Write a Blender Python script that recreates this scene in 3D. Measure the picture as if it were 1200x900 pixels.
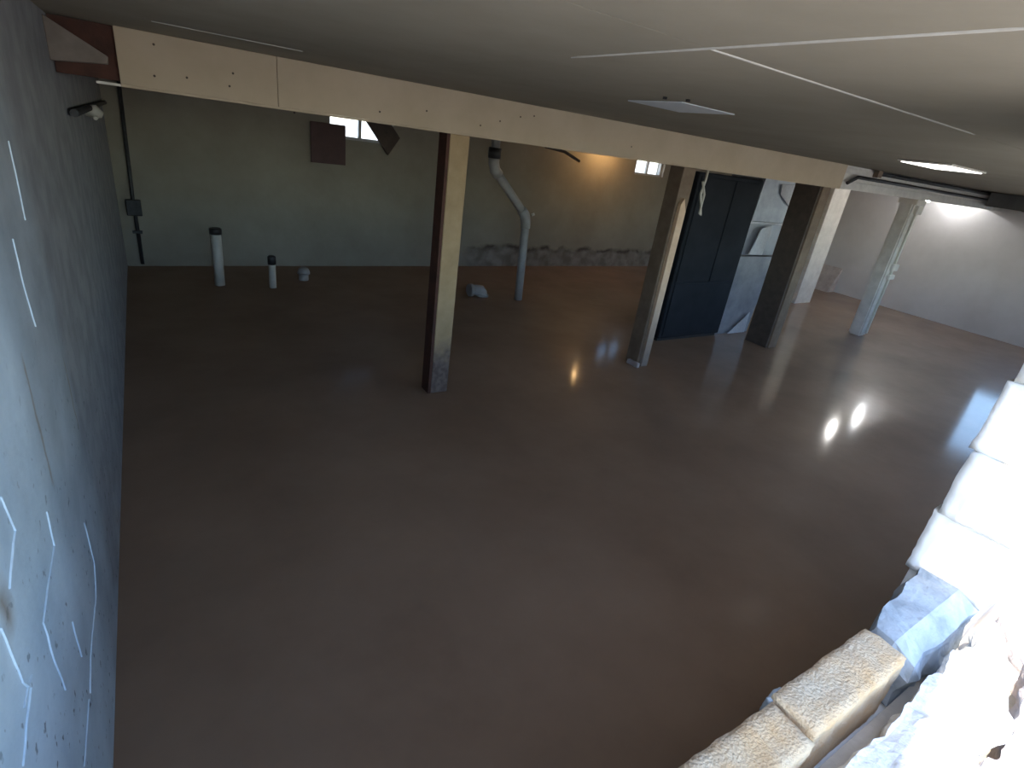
import bpy, bmesh, math, random
from mathutils import Vector, Matrix, noise
random.seed(7)
S = bpy.context.scene
for o in list(bpy.data.objects): bpy.data.objects.remove(o)
COL = S.collection

# ------------------------------------------------------------------ camera
F, CX, CAMH = 635.86, 0.305, 2.0
cr = Vector((0.84273414, -0.52220104, 0.13078701))
cu = Vector((0.11419522, 0.4108324, 0.90453092))
cf = Vector((0.52607853, 0.74734384, -0.40585535))
CAM = Vector((CX, 0, CAMH))
cd = bpy.data.cameras.new('camera'); cam = bpy.data.objects.new('camera', cd); COL.objects.link(cam)
cam.matrix_world = Matrix(((cr.x, cu.x, -cf.x, CAM.x), (cr.y, cu.y, -cf.y, CAM.y), (cr.z, cu.z, -cf.z, CAM.z), (0, 0, 0, 1)))
cd.sensor_fit = 'HORIZONTAL'; cd.sensor_width = 36; cd.lens = F*36/1200; cd.clip_start = 0.02; cd.clip_end = 900
S.camera = cam

# ------------------------------------------------------------------ sky, sun, exposure
W_ = bpy.data.worlds.new('sky'); S.world = W_; W_.use_nodes = True
wn = W_.node_tree.nodes; wl = W_.node_tree.links
sky = wn.new('ShaderNodeTexSky'); sky.sky_type = 'NISHITA'; sky.sun_disc = False
SUN = Vector((0.62, 0.10, -0.77)).normalized()
sky.sun_elevation = math.asin(-SUN.z); sky.sun_rotation = math.atan2(-SUN.x, -SUN.y)
sky.air_density = 1.0; sky.dust_density = 0.6; sky.ozone_density = 2.0
wl.new(sky.outputs[0], wn['Background'].inputs[0]); wn['Background'].inputs[1].default_value = 0.56
sl = bpy.data.lights.new('sun', 'SUN'); sl.energy = 6.0; sl.angle = 0.009; sl.color = (1, .93, .82)
so = bpy.data.objects.new('sun', sl); COL.objects.link(so); so.rotation_euler = SUN.to_track_quat('-Z', 'Y').to_euler(); so.location = (-6, -3, 9)
S.view_settings.view_transform = 'Standard'; S.view_settings.look = 'None'
S.view_settings.gamma = 1; S.view_settings.use_curve_mapping = False; S.view_settings.exposure = 0.95

# ------------------------------------------------------------------ room sizes (metres)
RW, RD, ZC = 12.27, 8.0, 2.253      # room width, depth, ceiling height
BY, BZ = 3.68, 2.0                  # beam front face, beam underside
NY0, NY1 = 0.19, 0.37               # broken front wall (outer, inner face)
JX, SILL, GR = 2.10, 1.03, 0.86     # jamb, sill top, outside grade

def hit(px, py, ax, v):             # a pixel's direction, cut with the plane it lies on
    d = cf*F + cr*(px-600) + cu*(450-py)
    return CAM + d*((v-CAM[ax])/d[ax])

# ------------------------------------------------------------------ materials
def mat(name, c1, c2=None, rough=.8, scale=6, bump=.0, bscale=40, metal=0, spec=.5, detail=6, mix=(.35, .65), coat=0, coat_rough=.1, rough2=None):
    m = bpy.data.materials.new(name); m.use_nodes = True
    n = m.node_tree.nodes; l = m.node_tree.links; b = n['Principled BSDF']
    b.inputs['Roughness'].default_value = rough; b.inputs['Metallic'].default_value = metal
    b.inputs['Specular IOR Level'].default_value = spec
    b.inputs['Coat Weight'].default_value = coat; b.inputs['Coat Roughness'].default_value = coat_rough
    g = n.new('ShaderNodeNewGeometry')
    t = n.new('ShaderNodeTexNoise'); t.inputs['Scale'].default_value = scale; t.inputs['Detail'].default_value = detail; t.inputs['Roughness'].default_value = .62
    l.new(g.outputs['Position'], t.inputs['Vector'])
    r = n.new('ShaderNodeValToRGB'); r.color_ramp.elements[0].position = mix[0]; r.color_ramp.elements[1].position = mix[1]
    r.color_ramp.elements[0].color = (*c1, 1); r.color_ramp.elements[1].color = (*(c2 or c1), 1)
    l.new(t.outputs['Fac'], r.inputs[0]); l.new(r.outputs[0], b.inputs['Base Color'])
    if rough2 is not None:
        mr = n.new('ShaderNodeMapRange'); mr.inputs[1].default_value = .3; mr.inputs[2].default_value = .7
        mr.inputs[3].default_value = rough; mr.inputs[4].default_value = rough2
        l.new(t.outputs['Fac'], mr.inputs[0]); l.new(mr.outputs[0], b.inputs['Roughness'])
    if bump:
        t2 = n.new('ShaderNodeTexNoise'); t2.inputs['Scale'].default_value = bscale; t2.inputs['Detail'].default_value = 5
        l.new(g.outputs['Position'], t2.inputs['Vector'])
        bp = n.new('ShaderNodeBump'); bp.inputs['Strength'].default_value = bump; bp.inputs['Distance'].default_value = .01
        l.new(t2.outputs['Fac'], bp.inputs['Height']); l.new(bp.outputs[0], b.inputs['Normal'])
    m['ramp'] = r.name
    return m
def N(m): return m.node_tree.nodes, m.node_tree.links
def math_node(m, op, a, b=None, c=None, clamp=False):
    n, l = N(m); k = n.new('ShaderNodeMath'); k.operation = op; k.use_clamp = clamp
    for i, v in enumerate((a, b, c)):
        if v is None: continue
        if isinstance(v, (int, float)): k.inputs[i].default_value = v
        else: l.new(v, k.inputs[i])
    return k.outputs[0]
def pos_xyz(m):
    n, l = N(m); g = n.new('ShaderNodeNewGeometry'); s = n.new('ShaderNodeSeparateXYZ'); l.new(g.outputs['Position'], s.inputs[0]); return s.outputs
def noise_at(m, scale, detail=4):
    n, l = N(m); g = n.new('ShaderNodeNewGeometry'); t = n.new('ShaderNodeTexNoise'); t.inputs['Scale'].default_value = scale; t.inputs['Detail'].default_value = detail
    l.new(g.outputs['Position'], t.inputs['Vector']); return t.outputs['Fac']
def overlay(m, mask, col, col2=None, sc=20):     # mixes a stain or light-fade colour over the base colour by a mask
    n, l = N(m); b = n['Principled BSDF']; src = b.inputs['Base Color'].links[0].from_socket
    mx = n.new('ShaderNodeMix'); mx.data_type = 'RGBA'; l.new(mask, mx.inputs[0]); l.new(src, mx.inputs[6])
    if col2:
        r = n.new('ShaderNodeValToRGB'); r.color_ramp.elements[0].position = .38; r.color_ramp.elements[1].position = .62
        r.color_ramp.elements[0].color = (*col, 1); r.color_ramp.elements[1].color = (*col2, 1); l.new(noise_at(m, sc), r.inputs[0]); l.new(r.outputs[0], mx.inputs[7])
    else: mx.inputs[7].default_value = (*col, 1)
    l.new(mx.outputs[2], b.inputs['Base Color'])
def ramp01(m, v, lo, hi):
    n, l = N(m); k = n.new('ShaderNodeMapRange'); k.clamp = True; l.new(v, k.inputs[0])
    k.inputs[1].default_value = lo; k.inputs[2].default_value = hi; return k.outputs[0]
def emit(name, col, s):
    m = bpy.data.materials.new(name); m.use_nodes = True; b = m.node_tree.nodes['Principled BSDF']
    b.inputs['Base Color'].default_value = (*col, 1); b.inputs['Emission Color'].default_value = (*col, 1); b.inputs['Emission Strength'].default_value = s
    return m

M = {}
M['floor'] = mat('fresh_concrete', (.225, .138, .084), (.285, .18, .112), .6, 1.1, .10, 14, coat=.3, coat_rough=.11, rough2=.5, spec=.3)
M['ceil'] = mat('ceiling_paint', (.26, .23, .175), (.30, .265, .205), .85, 2.5, .05, 60)
M['tape'] = mat('joint_compound', (.55, .53, .48), (.48, .45, .4), .85, 30)
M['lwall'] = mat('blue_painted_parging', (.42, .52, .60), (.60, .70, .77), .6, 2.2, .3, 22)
M['bwall'] = mat('old_wall_paint', (.25, .218, .168), (.31, .275, .215), .85, 1.5, .2, 18)
M['rwall'] = mat('pale_wall_paint', (.52, .50, .50), (.60, .58, .585), .85, 1.2, .12, 18)
M['ext'] = mat('white_masonry_paint', (.78, .76, .72), (.85, .83, .79), .9, 5, .3, 30)
M['ground'] = mat('dry_ground', (.46, .40, .32), (.58, .52, .44), .95, 3, .5, 20)
M['fascia'] = mat('cream_drywall', (.46, .365, .25), (.51, .41, .29), .8, 3, .03, 50)
M['bareboard'] = mat('white_lath', (.62, .58, .52), (.7, .66, .6), .8, 20)
M['redwood'] = mat('reddish_old_timber', (.05, .018, .010), (.085, .03, .017), .8, 9, .2, 60)
M['darkwood'] = mat('dark_timber', (.065, .047, .036), (.095, .07, .053), .85, 12, .2, 50)
M['brownwood'] = mat('brown_timber', (.15, .105, .07), (.2, .145, .1), .85, 9, .2, 50)
M['wedge'] = mat('dusty_board', (.17, .14, .115), (.22, .185, .155), .9, 9)
M['tan'] = mat('tan_timber', (.33, .225, .115), (.40, .28, .15), .75, 7, .1, 40)
M['pine'] = mat('raw_pine', (.58, .40, .26), (.68, .49, .33), .75, 9, .1, 40)
M['whitepost'] = mat('chalky_post_paint', (.56, .53, .49), (.68, .65, .6), .85, 8, .2, 40)
M['pvc'] = mat('white_pvc', (.50, .48, .42), (.56, .54, .47), .45, 12)
M['oldpvc'] = mat('dusty_grey_pvc', (.28, .265, .25), (.34, .325, .305), .5, 9)
M['black'] = mat('black_rubber', (.012, .012, .012), (.022, .02, .02), .5, 12)
M['conduit'] = mat('dark_metal_conduit', (.03, .03, .032), (.05, .05, .05), .55, 20, metal=.3)
M['galv'] = mat('galvanised_sheet', (.30, .32, .36), (.42, .44, .48), .42, 5, metal=.75)
M['furn'] = mat('dark_enamel', (.012, .014, .018), (.018, .021, .026), .8, 4, spec=.2)
M['dullduct'] = mat('dull_duct', (.10, .098, .095), (.14, .137, .132), .6, 5, metal=.3)
M['label'] = mat('pale_tin_plate', (.55, .56, .6), (.66, .67, .7), .6, 30)
M['block'] = mat('tan_concrete_block', (.60, .47, .32), (.62, .38, .18), .95, 7, .8, 160, mix=(.38, .66))
M['blue'] = mat('pale_blue_painted_block', (.27, .31, .34), (.42, .46, .49), .9, 12, .6, 50)
M['plaster'] = mat('white_mortar_rubble', (.52, .50, .47), (.82, .80, .77), .95, 9, .9, 45, mix=(.3, .5))
M['stone'] = mat('grey_pink_rubble', (.36, .31, .29), (.50, .44, .42), .95, 8, .8, 40)
M['brownpanel'] = mat('maroon_board', (.085, .048, .045), (.105, .06, .055), .8, 8)
M['frame'] = mat('window_frame_paint', (.42, .40, .36), (.5, .48, .44), .7, 15)
M['steel'] = mat('dull_steel', (.35, .35, .35), (.45, .45, .45), .4, 30, metal=.9)
M['panelA'] = mat('pale_blue_grey_plate', (.62, .66, .70), (.68, .72, .76), .5, 8)
M['lampglass'] = emit('lit_diffuser', (1, .97, .92), 1.6)
M['warmbulb'] = emit('warm_bulb', (1, .60, .26), 170)
M['whitebulb'] = emit('white_bulb', (1, .97, .93), 100)
M['coolbulb'] = emit('cool_bulb', (.95, .98, 1), 170)

# glass for the panes
gm = bpy.data.materials.new('window_glass'); gm.use_nodes = True; n, l = N(gm); n.remove(n['Principled BSDF'])
tr = n.new('ShaderNodeBsdfTransparent'); tr.inputs[0].default_value = (.93, .95, .95, 1); gl = n.new('ShaderNodeBsdfGlossy'); gl.inputs['Roughness'].default_value = .03
mx = n.new('ShaderNodeMixShader'); mx.inputs[0].default_value = .05
l.new(tr.outputs[0], mx.inputs[1]); l.new(gl.outputs[0], mx.inputs[2]); l.new(mx.outputs[0], n['Material Output'].inputs[0])
M['glass'] = gm

# the newly poured right side of the floor is still wet, the left side has dried matt
m = M['floor']; X, Y, Z = pos_xyz(m); n, l = N(m)
wet = ramp01(m, math_node(m, 'ADD', X, math_node(m, 'MULTIPLY', noise_at(m, .9, 5), 2.4)), 4.6, 7.2)
l.new(math_node(m, 'MULTIPLY_ADD', wet, .75, .05), n['Principled BSDF'].inputs['Coat Weight'])
# stains with shapes of their own, and the left wall's painted light fade
m = M['bwall']; X, Y, Z = pos_xyz(m)
edge = math_node(m, 'ADD', Z, math_node(m, 'MULTIPLY', noise_at(m, 3.2, 6), .26))
a = math_node(m, 'SUBTRACT', 1.0, ramp01(m, edge, .42, .46))
a = math_node(m, 'MULTIPLY', a, ramp01(m, math_node(m, 'ADD', X, math_node(m, 'MULTIPLY', noise_at(m, 5), .5)), 4.75, 4.95))
overlay(m, a, (.17, .14, .115), (.27, .245, .215), 5)
e2 = math_node(m, 'ABSOLUTE', math_node(m, 'SUBTRACT', edge, .44))
a2 = math_node(m, 'SUBTRACT', 1.0, ramp01(m, e2, .0, .06))
a2 = math_node(m, 'MULTIPLY', a2, ramp01(m, X, 4.7, 5.0)); a2 = math_node(m, 'MULTIPLY', a2, ramp01(m, noise_at(m, 4), .36, .56))
overlay(m, a2, (.06, .045, .035))
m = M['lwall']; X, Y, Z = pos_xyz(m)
distant = ramp01(m, math_node(m, 'ADD', Y, math_node(m, 'MULTIPLY', noise_at(m, 2.5, 5), .9)), 1.75, 2.75)   # far part greyer, light falloff put into the wall colour
overlay(m, distant, (.19, .20, .215), (.27, .28, .295), 6)
for (p0, p1, wd) in (((27, 425), (62, 565), .016), ((74, 420), (92, 500), .012), ((0, 690), (14, 730), .05)):
    A, B = hit(*p0, 0, 0), hit(*p1, 0, 0)
    t = ramp01(m, Z, B.z, A.z)
    yc = math_node(m, 'ADD', math_node(m, 'MULTIPLY', t, A.y-B.y), B.y)
    dy = math_node(m, 'ABSOLUTE', math_node(m, 'SUBTRACT', math_node(m, 'ADD', Y, math_node(m, 'MULTIPLY_ADD', noise_at(m, 9), .06, -.03)), yc))
    k = math_node(m, 'SUBTRACT', 1.0, ramp01(m, dy, 0, wd))
    k = math_node(m, 'MULTIPLY', k, math_node(m, 'MULTIPLY', ramp01(m, Z, B.z-.03, B.z+.02), math_node(m, 'SUBTRACT', 1.0, ramp01(m, Z, A.z-.02, A.z+.03))))
    overlay(m, math_node(m, 'MULTIPLY', k, .75), (.22, .15, .08))
k = math_node(m, 'MULTIPLY', ramp01(m, noise_at(m, 28, 3), .64, .70), math_node(m, 'SUBTRACT', 1.0, ramp01(m, Z, .5, 1.5)))
overlay(m, k, (.06, .07, .08))
m = M['tan']; X, Y, Z = pos_xyz(m)
k = math_node(m, 'SUBTRACT', 1.0, ramp01(m, math_node(m, 'ADD', Z, math_node(m, 'MULTIPLY', noise_at(m, 12), .3)), .42, .62))
overlay(m, k, (.10, .07, .055), (.17, .125, .10), 25)
m = M['pine']; X, Y, Z = pos_xyz(m)
k = math_node(m, 'SUBTRACT', 1.0, ramp01(m, math_node(m, 'ADD', Z, math_node(m, 'MULTIPLY', noise_at(m, 12), .3)), .2, .9))
overlay(m, k, (.22, .18, .15))

# ------------------------------------------------------------------ mesh helpers
def link(name, bm, m, parent=None, smooth=False):
    me = bpy.data.meshes.new(name); bm.normal_update(); bm.to_mesh(me); bm.free()
    me.materials.append(M[m]); o = bpy.data.objects.new(name, me); COL.objects.link(o)
    if smooth:
        for p in me.polygons: p.use_smooth = True
    if parent: o.parent = parent
    return o
def tag(o, label, cat=None, group=None, kind=None):
    o['label'] = label
    if cat: o['category'] = cat
    if group: o['group'] = group
    if kind: o['kind'] = kind
    return o
def empty(name, label, cat, loc=(0, 0, 0), group=None):
    o = bpy.data.objects.new(name, None); COL.objects.link(o); o.empty_display_size = .1
    o['base'] = 1; del o['base']
    return tag(o, label, cat, group)
def add_box(bm, a, b, bev=0, seg=1, rot=None):
    t = bmesh.new(); bmesh.ops.create_cube(t, size=1)
    s = Vector(b)-Vector(a); c = (Vector(a)+Vector(b))/2
    bmesh.ops.scale(t, vec=s, verts=t.verts)
    if bev: bmesh.ops.bevel(t, geom=t.edges[:], offset=bev, segments=seg, affect='EDGES')
    if rot is not None: bmesh.ops.rotate(t, cent=(0, 0, 0), matrix=rot, verts=t.verts)
    bmesh.ops.translate(t, vec=c, verts=t.verts)
    me = bpy.data.meshes.new('t'); t.to_mesh(me); t.free(); bm.from_mesh(me); bpy.data.meshes.remove(me)
def box(name, a, b, m, parent=None, bev=0, rot=None, seg=1):
    bm = bmesh.new(); add_box(bm, a, b, bev, seg, rot); return link(name, bm, m, parent)
def add_tube(bm, pts, r, seg=14, caps=True):
    pts = [Vector(p) for p in pts]; rs = r if isinstance(r, (list, tuple)) else [r]*len(pts); rings = []
    up = None
    for i, p in enumerate(pts):
        t = ((pts[i]-pts[i-1]).normalized() if i else Vector()) + ((pts[i+1]-pts[i]).normalized() if i < len(pts)-1 else Vector())
        t.normalize()
        if up is None: up = t.orthogonal().normalized()
        else: up = (up - t*up.dot(t)).normalized()
        sd = t.cross(up)
        rings.append([bm.verts.new(p + (up*math.cos(2*math.pi*k/seg) + sd*math.sin(2*math.pi*k/seg))*rs[i]) for k in range(seg)])
    for a, b in zip(rings, rings[1:]):
        for k in range(seg): bm.faces.new((a[k], a[(k+1) % seg], b[(k+1) % seg], b[k]))
    if caps: bm.faces.new(rings[0][::-1]); bm.faces.new(rings[-1])
def tube(name, pts, r, m, parent=None, seg=14, smooth=True):
    bm = bmesh.new(); add_tube(bm, pts, r, seg); bmesh.ops.recalc_face_normals(bm, faces=bm.faces)
    o = link(name, bm, m, parent, smooth)
    for p in o.data.polygons:
        if len(p.vertices) > 4: p.use_smooth = False
    return o
def prism(name, pts, ext, m, parent=None, bev=0):     # polygon extruded by a vector
    bm = bmesh.new(); v = [bm.verts.new(p) for p in pts]; f = bm.faces.new(v)
    r = bmesh.ops.extrude_face_region(bm, geom=[f]); bmesh.ops.translate(bm, vec=ext, verts=[e for e in r['geom'] if isinstance(e, bmesh.types.BMVert)])
    bmesh.ops.recalc_face_normals(bm, faces=bm.faces)
    if bev: bmesh.ops.bevel(bm, geom=bm.edges[:], offset=bev, segments=1, affect='EDGES')
    return link(name, bm, m, parent)
def rough_box(name, a, b, m, parent=None, cuts=7, amp=.012, freq=9, seed=0, bev=.012, shape=None, smooth=True):
    bm = bmesh.new(); add_box(bm, a, b)
    step = max((Vector(b)-Vector(a))[:])/(cuts*3)
    for ax in range(3):                                # slice the box into an even grid
        k = max(2, int((b[ax]-a[ax])/step))
        for i in range(1, k):
            co = Vector(a); co[ax] = a[ax]+(b[ax]-a[ax])*i/k; no = Vector((0, 0, 0)); no[ax] = 1
            bmesh.ops.bisect_plane(bm, geom=bm.verts[:]+bm.edges[:]+bm.faces[:], plane_co=co, plane_no=no)
    for v in bm.verts:                                 # round the worn edges
        near = [ax for ax in range(3) if min(abs(v.co[ax]-a[ax]), abs(v.co[ax]-b[ax])) < 1e-5]
        if len(near) > 1:
            for ax in near: v.co[ax] += (bev*.45 if abs(v.co[ax]-a[ax]) < 1e-5 else -bev*.45)
    c = (Vector(a)+Vector(b))/2
    bm.normal_update()
    for v in bm.verts:
        if shape: v.co = shape(v.co.copy())
    bm.normal_update()
    mv = [(v, v.normal*(noise.noise(v.co*freq+Vector((seed*7.1, 3, 1)))*amp + noise.noise(v.co*freq*4+Vector((seed, 9, 2)))*amp*.45)) for v in bm.verts]
    for v, d in mv: v.co += d
    return link(name, bm, m, parent, smooth)

# ------------------------------------------------------------------ the setting
tag(box('floor', (-.02, NY0-.1, -.15), (RW+.02, RD+.02, 0), 'floor'), 'fresh brown-grey wet concrete basement floor', kind='structure')
fl_name = 'floor'
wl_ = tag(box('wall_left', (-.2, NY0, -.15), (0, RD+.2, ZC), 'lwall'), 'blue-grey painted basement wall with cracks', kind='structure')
# ceiling: a slab with plasterboard sheets under it
ce = tag(box('ceiling', (-.3, NY0, ZC+.014), (RW+.3, RD+.3, ZC+.4), 'ceil'), 'painted plasterboard ceiling with pale seams', kind='structure')
sheets = [(0, 1.44, NY0, 1.02), (1.44, 5.1, NY0, 1.02), (5.1, 8.76, NY0, 1.02), (8.76, RW, NY0, 1.02),
          (0, 1.44, 1.02, 3.08), (1.44, 5.1, 1.02, 3.08), (5.1, 8.76, 1.02, 3.08), (8.76, RW, 1.02, 3.08),
          (0, 3.66, 3.08, 5.2), (3.66, 7.32, 3.08, 5.2), (7.32, RW, 3.08, 5.2), (0, 3.66, 5.2, RD), (3.66, 7.32, 5.2, RD), (7.32, RW, 5.2, RD)]
for (x0, x1, y0, y1) in sheets: box('plasterboard_sheet', (x0+.001, y0+.001, ZC), (x1-.001, y1-.001, ZC+.014), 'ceil', ce)
def tape(pts, w, th=.0025):
    bm = bmesh.new(); pts = [Vector(p) for p in pts]
    d = (pts[-1]-pts[0]).normalized(); sd = Vector((-d.y, d.x, 0)); k = 26; row = []
    for i in range(k+1):
        p = pts[0].lerp(pts[-1], i/k); ww = w*(.45+.8*abs(noise.noise(p*5)))*(1 if 0 < i < k else .2)
        row.append([bm.verts.new(p+sd*s*ww+Vector((0, 0, z))) for s, z in ((-1, .0), (-.6, -th), (.6, -th), (1, 0))])
    for a, b in zip(row, row[1:]):
        for j in range(3): bm.faces.new((a[j], b[j], b[j+1], a[j+1]))
    bmesh.ops.recalc_face_normals(bm, faces=bm.faces)
    return link('joint_tape', bm, 'tape', ce)
tape([(1.44, .4, ZC), (1.44, 1.55, ZC)], .011)
tape([(1.44, 1.02, ZC), (3.0, 1.02, ZC)], .010)
tape([(.40, 3.08, ZC), (1.0, 3.08, ZC)], .011)

# back wall with two small windows
def wall_with_holes(name, axis, c0, c1, u0, u1, z0, z1, holes, m):
    bm = bmesh.new()
    us = sorted({u0, u1, *[h[0] for h in holes], *[h[1] for h in holes]})
    for a, b in zip(us, us[1:]):
        hs = sorted([h for h in holes if h[0] < (a+b)/2 < h[1]], key=lambda h: h[2]); z = z0
        for h in hs+[(0, 0, z1, z1)]:
            if h[2] > z+1e-5:
                if axis == 1: add_box(bm, (a, c0, z), (b, c1, h[2]))
                else: add_box(bm, (c0, a, z), (c1, b, h[2]))
            z = h[3]
    bmesh.ops.remove_doubles(bm, verts=bm.verts, dist=1e-5)
    return link(name, bm, m)
w1, w2 = (2.42, 3.30, 1.72, 2.06), (8.02, 8.78, 1.73, 2.06)
tag(wall_with_holes('wall_back', 1, RD, RD+.2, 0, RW, -.15, ZC, [w1, w2], 'bwall'), 'grey painted back wall with damp stain at its foot', kind='structure')
fill_rwin = (1.0, 2.9, .93, 2.12)
tag(wall_with_holes('wall_right', 0, RW, RW+.2, NY0, RD+.2, -.15, ZC, [fill_rwin], 'rwall'), 'pale wall at the end of the basement', kind='structure')
def window(nm, label, axis, c, u0, u1, z0, z1, nm_mull):
    e = empty(nm, label, None); e['kind'] = 'structure'; t = .035
    def bx(name, ua, ub, za, zb, d, m):
        if axis == 1: return box(name, (ua, c-d, za), (ub, c+d, zb), m, e)
        return box(name, (c-d, ua, za), (c+d, ub, zb), m, e)
    bx('window_frame', u0, u1, z0, z0+t, .03, 'frame'); bx('window_frame', u0, u1, z1-t, z1, .03, 'frame')
    bx('window_frame', u0, u0+t, z0+t, z1-t, .03, 'frame'); bx('window_frame', u1-t, u1, z0+t, z1-t, .03, 'frame')
    xs = [u0+t]+[u0+(u1-u0)*(i+1)/(nm_mull+1) for i in range(nm_mull)]+[u1-t]
    for i, x in enumerate(xs[1:-1]): bx('mullion', x-.02, x+.02, z0+t, z1-t, .025, 'frame')
    for a, b in zip(xs, xs[1:]): bx('pane', a+.005, b-.005, z0+t-.004, z1-t+.004, .003, 'glass')
    return e
window('window_1', 'small bright basement window half hidden by a maroon board', 1, RD+.1, *w1, 1)
window('window_2', 'small bright two-pane window beside the warm lit wall', 1, RD+.1, *w2, 1)
window('fill_window_3', 'unseen side window added in the end wall', 0, RW+.1, *fill_rwin, 1)  # guessed window out of view, added for blue light on the floor

# broken front wall: low part under the opening, full part right of the jamb
fill_fwin = (3.2, 9.4, .96, 2.16)
wf = tag(wall_with_holes('wall_front', 1, NY0, NY1, JX+.02, RW, -.15, ZC, [fill_fwin], 'ext'), 'white painted front wall broken open', kind='structure')
tag(box('wall_sill', (0, NY0, -.15), (JX+.018, .285, SILL-.2), 'ext'), 'low broken front wall under the opening', kind='structure')
for i in range(6):
    z = SILL-.03+i*.205; dx = [.0, -.012, .006, -.006, .008, -.004][i]
    if z+.2 > ZC: z1 = ZC
    else: z1 = z+.2
    rough_box('block', (JX+dx, NY0-.005, z), (JX+.22, NY1+[.01, .0, .012, -.004, .006, 0][i], z1+.002), 'ext', wf, cuts=4, amp=.008, freq=12, seed=i, bev=.001)

window('fill_window_4', 'unseen front window added to light the right side', 1, NY0+.09, *fill_fwin, 4)  # unseen opening, added and widened to brighten right floor and ceiling
# outside ground around the house
gd = tag(box('ground', (-300, -300, GR-.4), (300, .19, GR), 'ground'), 'sunlit dry ground outside the opening', kind='structure')
box('ground_strip', (-300, .19, GR-.4), (-.2, 300, GR), 'ground', gd)
box('ground_strip', (RW+.2, .19, GR-.4), (300, 300, GR), 'ground', gd)
box('ground_strip', (-.2, RD+.2, GR-.4), (RW+.2, 300, GR), 'ground', gd)

tag(rough_box('shade_pier', (-.55, -.185, GR-.1), (-.2, .19, 3.9), 'ext', None, 8, .012, 5, 12, .01), 'unseen masonry pier added to shade the sill blocks', kind='structure')  # sun blocker added out of view, keeps the sill blocks in shade

# pale filled cracks stepping down the left wall
def ribbon(name, pix, w, m, parent, th=.003):
    pts = [hit(px, py, 0, 0) for px, py in pix]; q = []
    for a, b in zip(pts, pts[1:]):
        k = max(2, int((b-a).length/.03)); q += [a.lerp(b, i/k) for i in range(k)]
    q.append(pts[-1]); bm = bmesh.new(); row = []
    for i, p in enumerate(q):
        t = (q[min(i+1, len(q)-1)]-q[max(i-1, 0)]).normalized(); sd = Vector((0, -t.z, t.y))
        ww = w*max(.12, .55+1.5*noise.noise(p*11+Vector((5, 0, 0))))*(.25 if i in (0, len(q)-1) else 1); p = p+sd*noise.noise(p*31)*.006; p.x = 0
        row.append([bm.verts.new(p+sd*s*ww+Vector((x, 0, 0))) for s, x in ((-1, 0), (-.5, th), (.5, th), (1, 0))])
    for a, b in zip(row, row[1:]):
        for j in range(3): bm.faces.new((a[j], b[j], b[j+1], a[j+1]))
    bmesh.ops.recalc_face_normals(bm, faces=bm.faces)
    return link(name, bm, m, parent)
M['crack'] = mat('pale_crack_filler', (.54, .64, .71), (.64, .74, .80), .8, 40)
for pix in ([(9, 165), (17, 200), (29, 258)], [(14, 280), (27, 335), (41, 383)], [(0, 582), (17, 622), (10, 690)], [(54, 600), (63, 640), (55, 690), (50, 730), (63, 775), (76, 808)],
            [(84, 730), (95, 770)], [(0, 735), (26, 800), (36, 806), (30, 850), (26, 898)], [(98, 612), (110, 660), (112, 700), (106, 760), (105, 812)], [(104, 820), (98, 899)], [(34, 640), (60, 745)][:0] or [(36, 790), (27, 830)]):
    ribbon('crack_filler', pix, .003, 'crack', wl_)

# ------------------------------------------------------------------ beam and posts
def bx_at(px, py): return hit(px, py, 1, BY)
be = empty('support_beam', 'long cream boxed ceiling beam carried by the posts', 'beam')
x_l, x_s, x_e = bx_at(136, 60).x, bx_at(325, 95).x, bx_at(990, 205).x
box('fascia_board', (x_l, BY, BZ), (x_s-.0015, BY+.03, ZC-.001), 'fascia', be, .002)
box('fascia_board', (x_s+.0015, BY, BZ), (x_e, BY+.03, ZC-.001), 'fascia', be, .002)
box('timber_core', (.003, BY+.03, BZ+.012), (x_e, BY+.22, ZC-.002), 'redwood', be)
box('bare_core', (x_e+.001, BY+.03, BZ), (RW-.003, BY+.22, ZC-.002), 'bareboard', be)
box('soffit_board', (x_l, BY+.004, BZ-.012), (x_e, BY+.246, BZ-.0002), 'fascia', be, .001)
box('lath', (x_l-.10, BY, BZ-.012), (x_l-.001, BY+.05, BZ-.0002), 'bareboard', be, .001)
box('fascia_board', (x_l, BY+.22, BZ), (x_e, BY+.25, ZC-.001), 'fascia', be, .002)
for px, py in ((180, 52), (181, 89), (219, 91), (269, 101), (273, 86), (500, 130), (563, 147), (586, 142), (610, 137), (626, 136), (345, 132), (445, 131), (740, 172)):
    p = bx_at(px, py)
    tube('screw_head', [(p.x, BY-.0015, p.z), (p.x, BY+.002, p.z)], .006, 'darkwood', be, 8)
# open end of the beam towards the right wall: white rail, rail below and dark lines
box('end_rail', (x_e+.002, BY+.005, ZC-.085), (RW-.004, BY+.03, ZC-.03), 'bareboard', be, .003)
box('end_rail', (x_e+.002, BY+.012, BZ-.005), (RW-.004, BY+.03, BZ+.085), 'whitepost', be, .003)

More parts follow.
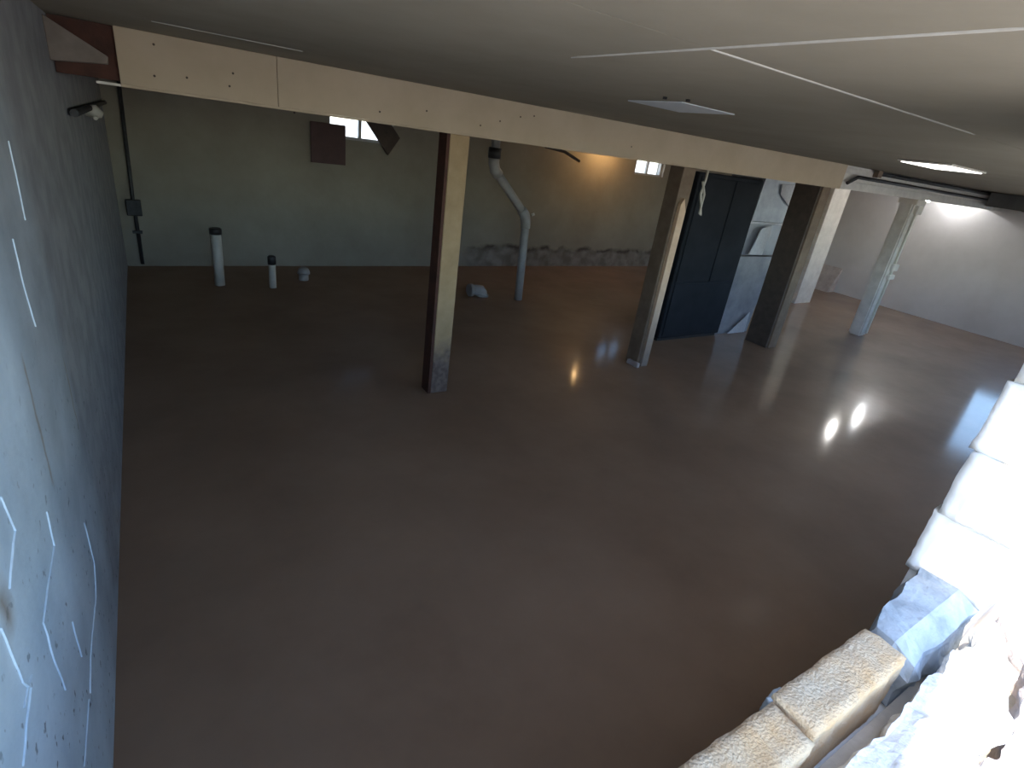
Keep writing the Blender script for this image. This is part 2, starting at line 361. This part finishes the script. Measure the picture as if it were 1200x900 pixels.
def post_top(): return BZ-.012
p1 = empty('timber_post', 'tan timber post with dark dirty foot beside the bent grey drain pipe', 'post')
x1 = hit(531, 300, 1, BY).x
a0 = hit(518, 463, 2, 0)
X1 = bx_at(542, 160).x
box('post_shaft', (X1-.075, BY+.03, 0), (X1+.075, BY+.17, post_top()), 'tan', p1, .004)
prism('side_board', [(X1-.099, BY+.035, 0), (X1-.0752, BY+.035, 0), (X1-.0752, BY+.165, 0), (X1-.099, BY+.165, 0)], (0, 0, post_top()), 'redwood', p1)
p2 = empty('timber_post', 'brown timber post with a pale pine stud nailed to it', 'post')
X2 = 4.58
box('post_shaft', (X2-.085, BY+.04, 0), (X2+.085, BY+.21, post_top()), 'brownwood', p2, .004)
prism('stud', [(X2-.055, BY, 0.0), (X2+.035, BY, 0.0), (X2+.035, BY, 1.60), (X2-.02, BY, 1.72), (X2-.055, BY, 1.66)], (0, .0398, 0), 'pine', p2, .002)
rough_box('mortar_foot', (X2-.14, BY-.02, -.01), (X2-.088, BY+.14, .05), 'stone', p2, 4, .012, 14, 3)
p4 = empty('timber_post', 'dark brown timber post beside the grey metal duct', 'post')
X4 = 6.93
box('post_shaft', (X4-.085, BY+.03, 0), (X4+.085, BY+.2, post_top()), 'brownwood', p4, .004)
box('side_board', (X4-.115, BY+.05, 0), (X4-.0852, BY+.36, post_top()), 'darkwood', p4, .002)
p3 = empty('jack_post', 'chalky white post with brackets below the open beam end', 'post')
X3 = 9.25
box('post_shaft', (X3-.09, BY+.02, 0), (X3+.09, BY+.2, BZ-.006), 'whitepost', p3, .02, seg=2)
box('conduit_strip', (X3+.02, BY-.012, .05), (X3+.055, BY+.0195, 1.86), 'pvc', p3, .004)
for z, h_ in ((1.86, .12), (1.06, .10), (.92, .07)): box('bracket', (X3-.03, BY-.03, z-h_/2), (X3+.13, BY+.0195, z+h_/2), 'whitepost', p3, .01)
box('head_plate', (X3-.13, BY-.03, BZ-.075), (X3+.13, BY+.22, BZ-.0065), 'bareboard', p3, .004)
col = tag(box('boxed_column', (9.95, 5.27, 0), (10.45, 5.6, ZC), 'whitepost', None, .006), 'wide white boxed column behind the beam', 'column')

# conduits along the open beam end
q = [bx_at(990, 214), bx_at(1003, 206), bx_at(1016, 203), bx_at(1030, 203)]
pts = [Vector((p.x, BY-.03, p.z)) for p in q]
pts = [Vector((p.x, BY-.03, min(p.z, 2.14))) for p in q]
pts += [Vector((RW-.01, BY-.03, 2.125))]
tag(tube('cable', pts, .02, 'black', seg=10), 'black cable curving off the open beam end', 'cable')
jb = bx_at(1028, 200)
tag(tube('conduit_pipe', [(jb.x+.042, BY-.03, ZC-.035), (RW-.01, BY-.03, ZC-.035)], .024, 'conduit', seg=12), 'dark conduit pipe running under the ceiling along the beam end', 'pipe')
tag(box('junction_box', (jb.x-.06, BY-.06, ZC-.08), (jb.x+.04, BY+.004, ZC-.002), 'brownwood', None, .005), 'small brown box where the conduit starts under the ceiling', 'box')

cdu = empty('ceiling_duct', 'dark grey duct under the ceiling at the far end wall', 'duct')
box('trunk', (11.25, 2.3, ZC-.21), (12.2, 3.6, ZC-.004), 'dullduct', cdu, .006)
for yy_ in (2.6, 3.1): box('flange', (11.235, yy_, ZC-.222), (12.215, yy_+.03, ZC-.0045), 'dullduct', cdu, .003)
# furnace and duct
fu = empty('furnace', 'tall dark enamel furnace cabinet behind the pine-studded post', 'furnace')
box('cabinet', (5.36, 4.25, .04), (6.5, 4.6, 1.96), 'furn', fu, .01)
box('door_panel', (5.40, 4.235, .75), (5.98, 4.2498, 1.92), 'furn', fu, .006)
box('door_panel', (6.0, 4.235, .75), (6.46, 4.2498, 1.92), 'furn', fu, .006)
box('lower_panel', (5.40, 4.235, .08), (6.46, 4.2498, .73), 'furn', fu, .006)
box('plinth', (5.38, 4.28, 0), (6.47, 4.58, .0398), 'black', fu)
du = empty('air_duct', 'grey galvanised sheet-metal air duct beside the dark furnace', 'duct')
prism('lower_trunk', [(6.52, 4.3, 0), (7.2, 4.3, 0), (7.3, 4.3, 1.05), (6.52, 4.3, 1.05)], (0, .6, 0), 'galv', du, .004)
prism('upper_trunk', [(6.54, 4.33, 1.06), (7.28, 4.33, 1.06), (7.28, 4.33, ZC-.006), (6.66, 4.33, ZC-.006), (6.62, 4.33, 1.5)], (0, .5, 0), 'galv', du, .004)
box('seam_collar', (6.515, 4.29, 1.46), (7.29, 4.84, 1.485), 'label', du, .003)
prism('tin_plate', [hit(878, 298, 1, 4.28), hit(893, 299, 1, 4.28), hit(906, 264, 1, 4.28), hit(893, 268, 1, 4.28)], (0, .012, 0), 'label', du)
prism('tin_flap', [hit(853, 391, 1, 4.27), hit(872, 389, 1, 4.27), hit(879, 366, 1, 4.27)], (0, .012, 0), 'label', du)
prism('tin_flap', [hit(917, 216, 1, 4.31), hit(941, 218, 1, 4.31), hit(925, 242, 1, 4.31), hit(915, 228, 1, 4.31)], (0, .012, 0), 'label', du)
hk = empty('hanging_wire', 'pale loop of wire hanging beside the pine-studded post', 'wire')
A, B = hit(829, 203, 1, 3.98), hit(821, 252, 1, 3.98)
bm = bmesh.new(); add_tube(bm, [(A.x, 3.98, BZ-.012), (A.x, 3.98, A.z-.06), (A.x-.02, 3.98, (A.z+B.z)/2), (B.x, 3.98, B.z), (B.x-.04, 3.97, B.z+.02), (B.x-.04, 3.97, (A.z+B.z)/2), (A.x-.05, 3.97, A.z-.08)], .013, 8)
bmesh.ops.recalc_face_normals(bm, faces=bm.faces); link('wire_loop', bm, 'pvc', hk, True)

# ------------------------------------------------------------------ pipes standing in the floor
def stub(px, py, top_py, r, label, capm='black', cap_h=.07, m='pvc'):
    b = hit(px, py, 2, 0); d = b.y; zt = hit(px-6, top_py, 1, d).z
    e = empty('drain_stub', label, 'pipe')
    tube('pipe', [(b.x, d, 0), (b.x, d, zt-cap_h)], r, m, e)
    tube('cap', [(b.x, d, zt-cap_h), (b.x, d, zt-.01), (b.x, d, zt)], [r*1.18, r*1.18, r*.95], capm, e)
    return e
stub(258, 334, 267, .055, 'tallest white plastic pipe stub standing in the floor by the back wall')
stub(320, 337, 300, .04, 'short white plastic pipe stub with a thick black cap', cap_h=.10)
def knob(px, py, r, h_, label, m):
    b = hit(px, py, 2, 0); e = empty('cleanout_fitting', label, 'pipe fitting')
    tube('collar', [(b.x, b.y, 0), (b.x, b.y, h_*.5)], r*.8, m, e)
    tube('dome_cap', [(b.x, b.y, h_*.5), (b.x, b.y, h_*.62), (b.x, b.y, h_*.85), (b.x, b.y, h_)], [r*1.05, r*1.05, r*.85, r*.4], m, e)
    return e
knob(356, 328, .075, .17, 'small pale domed pipe fitting low on the floor by the back wall', 'oldpvc')
k = empty('elbow_fitting', 'pale capped pipe elbow lying by the foot of the tan post', 'pipe fitting')
b = hit(560, 347, 2, 0); r = .07
tube('elbow', [(b.x-.10, b.y, .09), (b.x-.03, b.y, .09), (b.x+.03, b.y, .085), (b.x+.06, b.y, .05), (b.x+.07, b.y, 0)], [r, r, r*1.02, r, r], 'oldpvc', k)
tube('cap', [(b.x-.15, b.y, .09), (b.x-.101, b.y, .09)], r*1.2, 'oldpvc', k)
tube('collar', [(b.x+.07, b.y, 0), (b.x+.07, b.y, .03)], r*1.2, 'oldpvc', k)
# bent grey drain pipe
dr = empty('drain_pipe', 'grey plastic drain pipe with an angled offset rising to the beam', 'pipe')
P = [hit(607, 351, 2, 0)]; yy = P[0].y
P += [hit(617, 255, 1, yy), hit(578, 196, 1, yy), hit(576, 180, 1, yy)]
tube('lower_pipe', [P[0], P[1]-Vector((0, 0, .06))], .055, 'oldpvc', dr)
dv = (P[2]-P[1]).normalized()
tube('elbow', [P[1]-Vector((0, 0, .13)), P[1]-Vector((0, 0, .05)), P[1]+dv*.05, P[1]+dv*.13], .066, 'oldpvc', dr)
tube('offset_pipe', [P[1]+dv*.06, P[2]-dv*.05], .053, 'oldpvc', dr)
tube('elbow', [P[2]-dv*.12, P[2]-dv*.04, P[2]+Vector((0, 0, .05)), P[2]+Vector((0, 0, .1))], .066, 'oldpvc', dr)
tube('rubber_coupling', [P[2]+Vector((0, 0, .101)), P[2]+Vector((0, 0, .22))], .078, 'black', dr)
tube('riser', [P[2]+Vector((0, 0, .22)), Vector((P[2].x, yy, ZC))], .053, 'oldpvc', dr)
tube('clean_plug', [P[1]+Vector((.05, -.03, .04)), P[1]+Vector((.085, -.05, .06))], .018, 'pvc', dr, 10)

# ------------------------------------------------------------------ things on the walls
bp = empty('maroon_panel', 'square maroon board hung over the corner of the back window', 'panel')
A, B = hit(364, 140, 1, 7.95), hit(405, 194, 1, 7.95); zt = hit(396, 146, 1, 7.95).z
box('board', (A.x, 7.955, B.z), (B.x, 7.975, zt), 'brownpanel', bp, .003)
for xx in (A.x+.05, B.x-.09): box('batten', (xx, 7.9752, B.z+.03), (xx+.04, 7.9995, zt-.03), 'darkwood', bp)
tag(prism('tilted_plank', [hit(425, 135, 1, 7.955), hit(455, 182, 1, 7.955), hit(469, 162, 1, 7.955), hit(439, 115, 1, 7.955)], (0, .043, 0), 'darkwood', None, .003), 'dark plank fixed diagonally across the back window', 'plank')
lp = [hit(640, 172, 1, 6.0), hit(662, 178, 1, 6.0), hit(679, 189, 1, 6.0)]
tag(tube('hanging_lath', [lp[0]+Vector((-.5, 0, .29)), lp[0], lp[1], lp[2]], .018, 'darkwood', seg=6), 'thin dark strip hanging from the ceiling behind the beam', 'strip')

cv = empty('wall_conduit', 'dark electrical conduit with a switch box in the back left corner', 'conduit')
xs = [hit(141, 104, 1, 7.985).x, hit(157, 243, 1, 7.985).x, hit(167, 306, 1, 7.985).x]
tube('conduit', [(xs[0], 7.98, ZC), (xs[1], 7.98, .8), (xs[2], 7.98, .03)], .02, 'conduit', cv, 8)
zb = hit(157, 243, 1, 7.98).z
box('switch_box', (xs[1]-.075, 7.93, zb-.09), (xs[1]+.075, 7.999, zb+.09), 'conduit', cv, .006)
box('pipe_clip', (xs[1]-.05, 7.955, zb-.30), (xs[1]+.05, 7.999, zb-.27), 'conduit', cv)
lc = empty('side_pipe', 'thin dark pipe along the left wall with a pale valve', 'pipe')
tube('pipe_run', [(.03, 3.9, 1.83), (.03, 7.9, 1.80)], .02, 'conduit', lc, 8)
tube('valve_body', [(.0, 5.2, 1.80), (.06, 5.2, 1.80), (.10, 5.2, 1.78)], [.035, .045, .02], 'pvc', lc, 10)
tube('valve_lever', [(.06, 5.1, 1.76), (.07, 5.35, 1.775)], .012, 'pvc', lc, 8)
# wedge board at the top of the left wall, in front of the beam end
g = [hit(66, 19, 1, 3.55), hit(126, 66, 1, 3.55), hit(126, 75, 1, 3.55), hit(58, 70, 1, 3.55)]
g[0].x = g[3].x = .001
g[0].z = min(g[0].z, ZC-.003)
tag(prism('wedge_bracket', [g[0], g[1], g[2], g[3]], (0, .12, 0), 'wedge', None, .002), 'pale brown triangular board fixed at the top of the left wall', 'bracket')
A = hit(968, 340, 0, RW-.05)
tag(prism('leaning_scrap', [(RW-.3, 5.8, 0), (RW-.02, 5.8, 0), (RW-.005, 5.8, .5)], (0, .5, 0), 'stone', None, .004), 'grey scrap board leaning at the foot of the end wall', 'board')

# ------------------------------------------------------------------ ceiling fixtures
ca = empty('ceiling_plate', 'pale square plate with two dark bolts on the ceiling', 'plate')
box('plate', (2.33, 1.90, ZC-.005), (2.70, 2.25, ZC-.0005), 'panelA', ca, .001)
for px, py in ((779, 116), (806, 119)):
    p = hit(px, py, 2, ZC-.013); tube('bolt', [(p.x, p.y, ZC-.014), (p.x, p.y, ZC-.0052)], .009, 'black', ca, 8)
cl = empty('ceiling_light', 'lit square flush light on the ceiling', 'lamp')
box('rim', (5.0, 1.83, ZC-.014), (5.62, 2.19, ZC-.0005), 'bareboard', cl, .004)
box('diffuser', (5.02, 1.85, ZC-.02), (5.60, 2.17, ZC-.0142), 'lampglass', cl, .002)
def bulb(name, label, x, y, z, col, power, m, rad=.035):
    e = empty(name, label, 'lamp')
    tube('rose', [(x, y, ZC-.03), (x, y, ZC-.0005)], .05, 'pvc', e)
    tube('socket', [(x, y, z+rad*1.4), (x, y, ZC-.03)], .02, 'pvc', e, 10)
    bm = bmesh.new(); bmesh.ops.create_uvsphere(bm, u_segments=16, v_segments=10, radius=rad)
    for v in bm.verts: v.co.z *= 1.2
    bmesh.ops.translate(bm, vec=(x, y, z), verts=bm.verts); link('bulb', bm, m, e, True)
    return e
bulb('bare_bulb', 'warm bare bulb on the ceiling near the back wall', 7.15, 7.62, 2.12, None, 0, 'warmbulb')
bulb('bare_bulb', 'cool white bulb on the ceiling near the end wall', 11.95, 4.3, 2.14, None, 0, 'coolbulb')
bulb('bare_bulb', 'white bulb on the ceiling behind the open beam end', 10.4, 4.05, 2.04, None, 0, 'whitebulb', .05)

# ------------------------------------------------------------------ blocks and rubble on the broken wall
def hz(px, py, z): return hit(px, py, 2, z)
def shear_jag(seed): 
    def f(c):
        c.x += noise.noise(Vector((c.y*14, c.z*9, seed)))*.012
        return c
    return f
y0, y1 = .195, .292
xA = [hz(800, 905, SILL).x-.13, hz(934, 842, SILL).x, hz(1040, 752, SILL).x]
tag(rough_box('concrete_block', (.862, y0-.005, SILL-.2), (xA[1]-.008, y1-.002, SILL-.006), 'block', None, 9, .005, 26, 1, .005, shear_jag(1)), 'tan concrete block on the sill, farther from the blue chunk', 'block', 'blocks on the broken wall')
tag(rough_box('concrete_block', (xA[1]+.006, y0+.004, SILL-.2), (xA[2]-.004, y1+.006, SILL+.004), 'block', None, 9, .005, 26, 2, .005, shear_jag(2)), 'tan concrete block on the sill touching the blue chunk', 'block', 'blocks on the broken wall')
tag(rough_box('concrete_block', (.45, y0, SILL-.2), (.85, y1, SILL-.004), 'block', None, 6, .005, 26, 5, .005), 'tan concrete block on the sill at the left wall end', 'block', 'blocks on the broken wall')
def chunk(c):
    t = (c.x-xA[2])/.42
    if c.z > SILL-.1: c.z += .02*t - .05*max(0, (.26-c.y)/.1)
    if c.y > .25: c.y += .05*t
    return c
tag(rough_box('broken_block', (xA[2]+.03, .185, SILL-.2), (JX-.03, .30, SILL+.0), 'blue', None, 3, .03, 11, 6, .01, chunk, False), 'blue painted broken block chunk beside the sunlit jamb', 'block')
pb = hz(903, 815, SILL-.02)
tag(rough_box('mortar_chip', (pb.x-.02, .285, SILL-.06), (pb.x+.035, .305, SILL-.012), 'blue', None, 3, .006, 20, 8, .006), 'small blue mortar chip between the two tan blocks', 'chip')
# heap of pale mortar outside the wall
def heap(name, pix, z, m, label, seed, depth=.35, amp=.03):
    pts = [hz(px, py, z) for px, py in pix]
    for p in pts: p.y = min(p.y, .15)
    bm = bmesh.new()
    xs_ = [p.x for p in pts]; ys_ = [p.y for p in pts]
    def inside(x, y):
        c = False; j = len(pts)-1
        for i in range(len(pts)):
            if (pts[i].y > y) != (pts[j].y > y) and x < (pts[j].x-pts[i].x)*(y-pts[i].y)/(pts[j].y-pts[i].y)+pts[i].x: c = not c
            j = i
        return c
    v = [bm.verts.new(p) for p in pts]; f = bm.faces.new(v)
    r = bmesh.ops.extrude_face_region(bm, geom=[f]); lo = [e for e in r['geom'] if isinstance(e, bmesh.types.BMVert)]
    bmesh.ops.translate(bm, vec=(0, 0, -(z-GR)-.02), verts=lo)
    bmesh.ops.recalc_face_normals(bm, faces=bm.faces); bmesh.ops.triangulate(bm, faces=bm.faces)
    for _ in range(5):
        es = [e for e in bm.edges if e.calc_length() > .028]
        if not es: break
        bmesh.ops.subdivide_edges(bm, edges=es, cuts=1); bmesh.ops.triangulate(bm, faces=bm.faces)
    bm.normal_update()
    for vv in bm.verts:
        p = vv.co; k = noise.noise(p*9+Vector((seed, 0, 0)))*amp+noise.noise(p*27+Vector((seed, 4, 0)))*amp*.45
        vv.co = p+vv.normal*k
    return tag(link(name, bm, m), label, 'rubble')
heap('mortar_heap', [(930, 960), (1000, 862), (1040, 822), (1085, 768), (1140, 722), (1165, 728), (1195, 790), (1180, 850), (1130, 905), (1080, 980)], SILL-.03, 'plaster', 'sunlit white mortar mound outside the sill blocks', 1)
heap('stone_slab', [(1150, 690), (1230, 690), (1300, 800), (1300, 980), (1090, 990), (1140, 915), (1190, 855), (1205, 790), (1175, 730)], SILL-.07, 'stone', 'pinkish grey rubble slab beside the mortar mound', 4)
